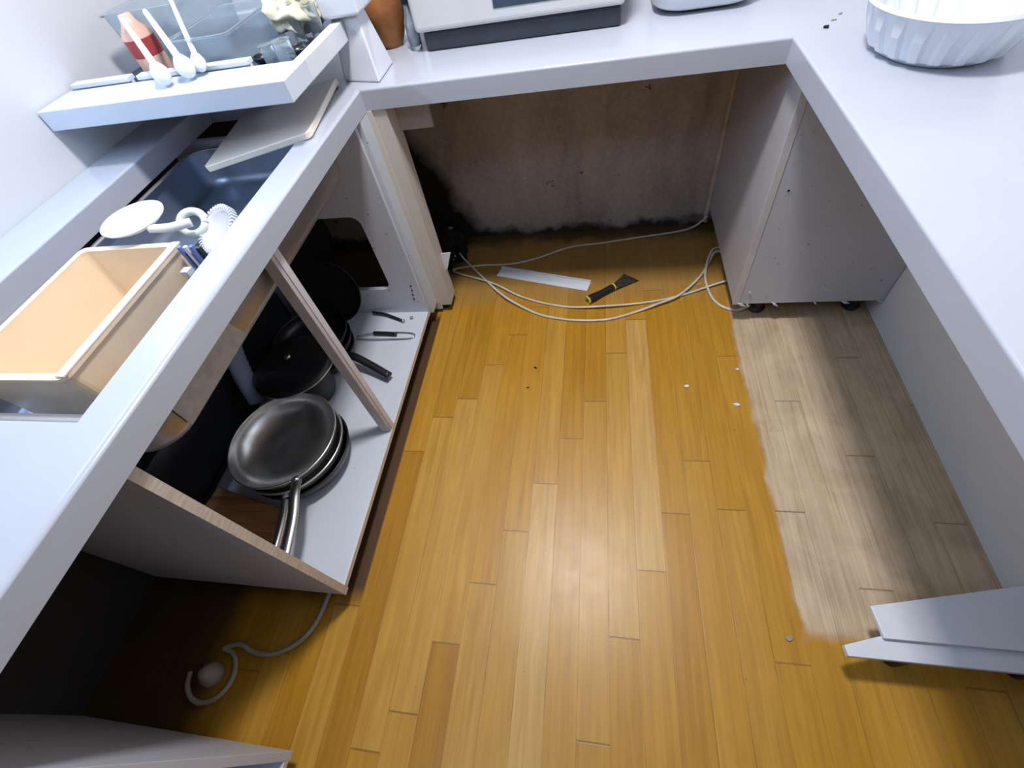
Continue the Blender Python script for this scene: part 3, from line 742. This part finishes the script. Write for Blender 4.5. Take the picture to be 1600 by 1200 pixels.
Mr = frame((-.870, .79, .838), (.3, -.5, .8)); bm = bmesh.new()
tube([Mr @ Vector((.026 * math.cos(a * math.pi / 12), .026 * math.sin(a * math.pi / 12), 0)) for a in range(25)], .0085, 10, bm, smooth=False)
link('ring_band', bm, plain('greenish_white', (.6, .64, .62), .3), u, smooth=True)
# toothed strainer lid
u = empty('sink_strainer', (-.80, .77, .82), 'round white strainer with ribbed edge standing in the sink against the front rim', 'strainer')
Ms = frame((-.80, .775, .822), (-.25, -.45, .85))
link('strainer_disc', lathe([(0, 0), (.046, 0), (.050, .004), (.050, .012), (.046, .014), (.042, .008), (0, .006)], 48, Ms), plain('pale_grey_plastic', (.58, .56, .56), .35), u, smooth=True)
bm = bmesh.new()
for k in range(40):
    a = 2 * math.pi * k / 40
    box(bm, (.047, -.0018, .001), (.055, .0018, .016), Ms @ Matrix.Rotation(a, 4, 'Z'))
link('ribs', bm, white_m, u)
u = empty('kitchen_knives_holder', (-.80, .68, .70), 'small blue slotted cutlery holder beside the ribbed strainer', 'cutlery holder')
link('holder_back', B(((-.842, .690, .70), (-.792, .698, .842))), base_m, u)
for k in range(3):
    x = -.836 + .014 * k
    link('slot_bar', B(((x, .684, .70), (x + .008, .692, .850))), blue_m if k != 1 else white_m, u, .001)
link('square_tab', B(((-.842, .655, .80), (-.824, .673, .812)), ((-.836, .66, .70), (-.830, .69, .80))), white_m, u, .001)

# ------------------------------------------------------------ things on the back worktop
def make_oven():
    u = empty('toaster_oven', (-.22, 1.73, ZT), 'off-white countertop oven with a dark base band standing on the back worktop', 'oven')
    y0, y1 = 1.572, 1.845
    link('base', B(((-.505, y0 + .006, .8615), (.062, y1, .908))), base_m, u, .006, seg=3)
    link('oven_body', B(((-.525, y0 - .006, .909), (.072, y1, 1.16))), appl_m, u, .014, seg=4)
    f = link('door_window', B(((-.285, y0 - .0075, .944), (-.07, y0 - .005, 1.11))), plain('smoked_glass', (.05, .07, .10), .15), u)
    link('control_panel', B(((-.03, y0 - .0085, .96), (.05, y0 - .005, 1.13))), base_m, u)
    for k in range(2):
        link('knob', lathe([(0, 0), (.017, 0), (.015, .014), (0, .015)], 24, frame((.01, y0 - .0085, 1.0 + .07 * k), (0, -1, 0))), white_m, u, smooth=True)
    link('door_handle', B(((-.28, y0 - .035, 1.125), (-.08, y0 - .022, 1.138)), ((-.27, y0 - .03, 1.125), (-.26, y0 - .005, 1.138)), ((-.10, y0 - .03, 1.125), (-.09, y0 - .005, 1.138))), base_m, u, .002)
make_oven()
def make_cooker():
    u = empty('rice_cooker', (.29, 1.75, ZT), 'white rounded kitchen appliance beside the oven on the back worktop', 'appliance')
    bm = bmesh.new(); L_ = []
    for off, z in ((.03, .866), (.012, .870), (.0, .880), (-.004, .93), (.0, .98), (.02, 1.02), (.05, 1.035)):
        L_.append([bm.verts.new((x, y, z)) for x, y in roundrect(.150 + off, .425 - off, 1.590 + off, 1.83 - off, .075, 7)])
    for A, C in zip(L_, L_[1:]):
        for i in range(len(A)): bm.faces.new((A[i], A[(i + 1) % len(A)], C[(i + 1) % len(A)], C[i]))
    bm.faces.new(L_[0][::-1]); bm.faces.new(L_[-1])
    o = link('body', bm, white_m, u, smooth=True)
    link('base_ring', prism([(x, y, .8605) for x, y in roundrect(.180, .395, 1.622, 1.80, .07, 7)], (0, 0, .012)), base_m, u)
make_cooker()
# clay pot and glass bottle left of the oven
u = empty('clay_jar', (-.64, 1.69, ZT), 'orange-brown clay jar behind the white column', 'jar')
TJ = Matrix.Translation((-.640, 1.68, ZT + .001))
link('jar_body', lathe([(0, 0), (.030, 0), (.045, .03), (.060, .08), (.062, .12), (.05, .16), (.042, .18), (.046, .19), (.036, .19), (.04, .16), (.04, .02), (0, .01)], 40, TJ), clay_m, u, smooth=True)
u = empty('glass_bottle', (-.552, 1.63, ZT), 'small clear glass bottle squeezed between the clay jar and the oven', 'bottle')
TG = Matrix.Translation((-.548, 1.62, ZT + .001))
link('bottle_glass', lathe([(0, 0), (.017, 0), (.019, .01), (.019, .07), (.009, .09), (.009, .115), (.006, .115), (.006, .09), (.016, .068), (.016, .012), (0, .006)], 28, TG), glass_m, u, smooth=True)
link('bottle_cap', lathe([(0, .112), (.011, .112), (.011, .13), (0, .131)], 20, TG), black_m, u)
# white ribbed dish rack on the right arm
def make_rack():
    u = empty('ribbed_basket', (.70, 1.27, ZT), 'white ribbed plastic basket on the right arm of the worktop', 'basket')
    TK = Matrix.Translation((.682, 1.215, ZT + .001))
    n = 120; bm = bmesh.new(); rings = []
    for r, z in ((.10, 0), (.118, .012), (.134, .05), (.145, .085), (.150, .088), (.146, .094), (.140, .088), (.128, .05), (.11, .014), (0, .01)):
        ring = []
        for i in range(n):
            a = 2 * math.pi * i / n; rr = r * (1 + (.022 * (1 if (i // 3) % 2 else -1) if .10 < r and .01 < z < .08 else 0))
            ring.append(bm.verts.new(TK @ Vector((rr * math.cos(a), rr * 1.12 * math.sin(a), z))))
        rings.append(ring)
    for A, C in zip(rings, rings[1:]):
        for i in range(n): bm.faces.new((A[i], A[(i + 1) % n], C[(i + 1) % n], C[i]))
    bm.faces.new(rings[0][::-1])
    bmesh.ops.remove_doubles(bm, verts=bm.verts, dist=1e-5)
    link('basket_shell', bm, white_m, u)
make_rack()
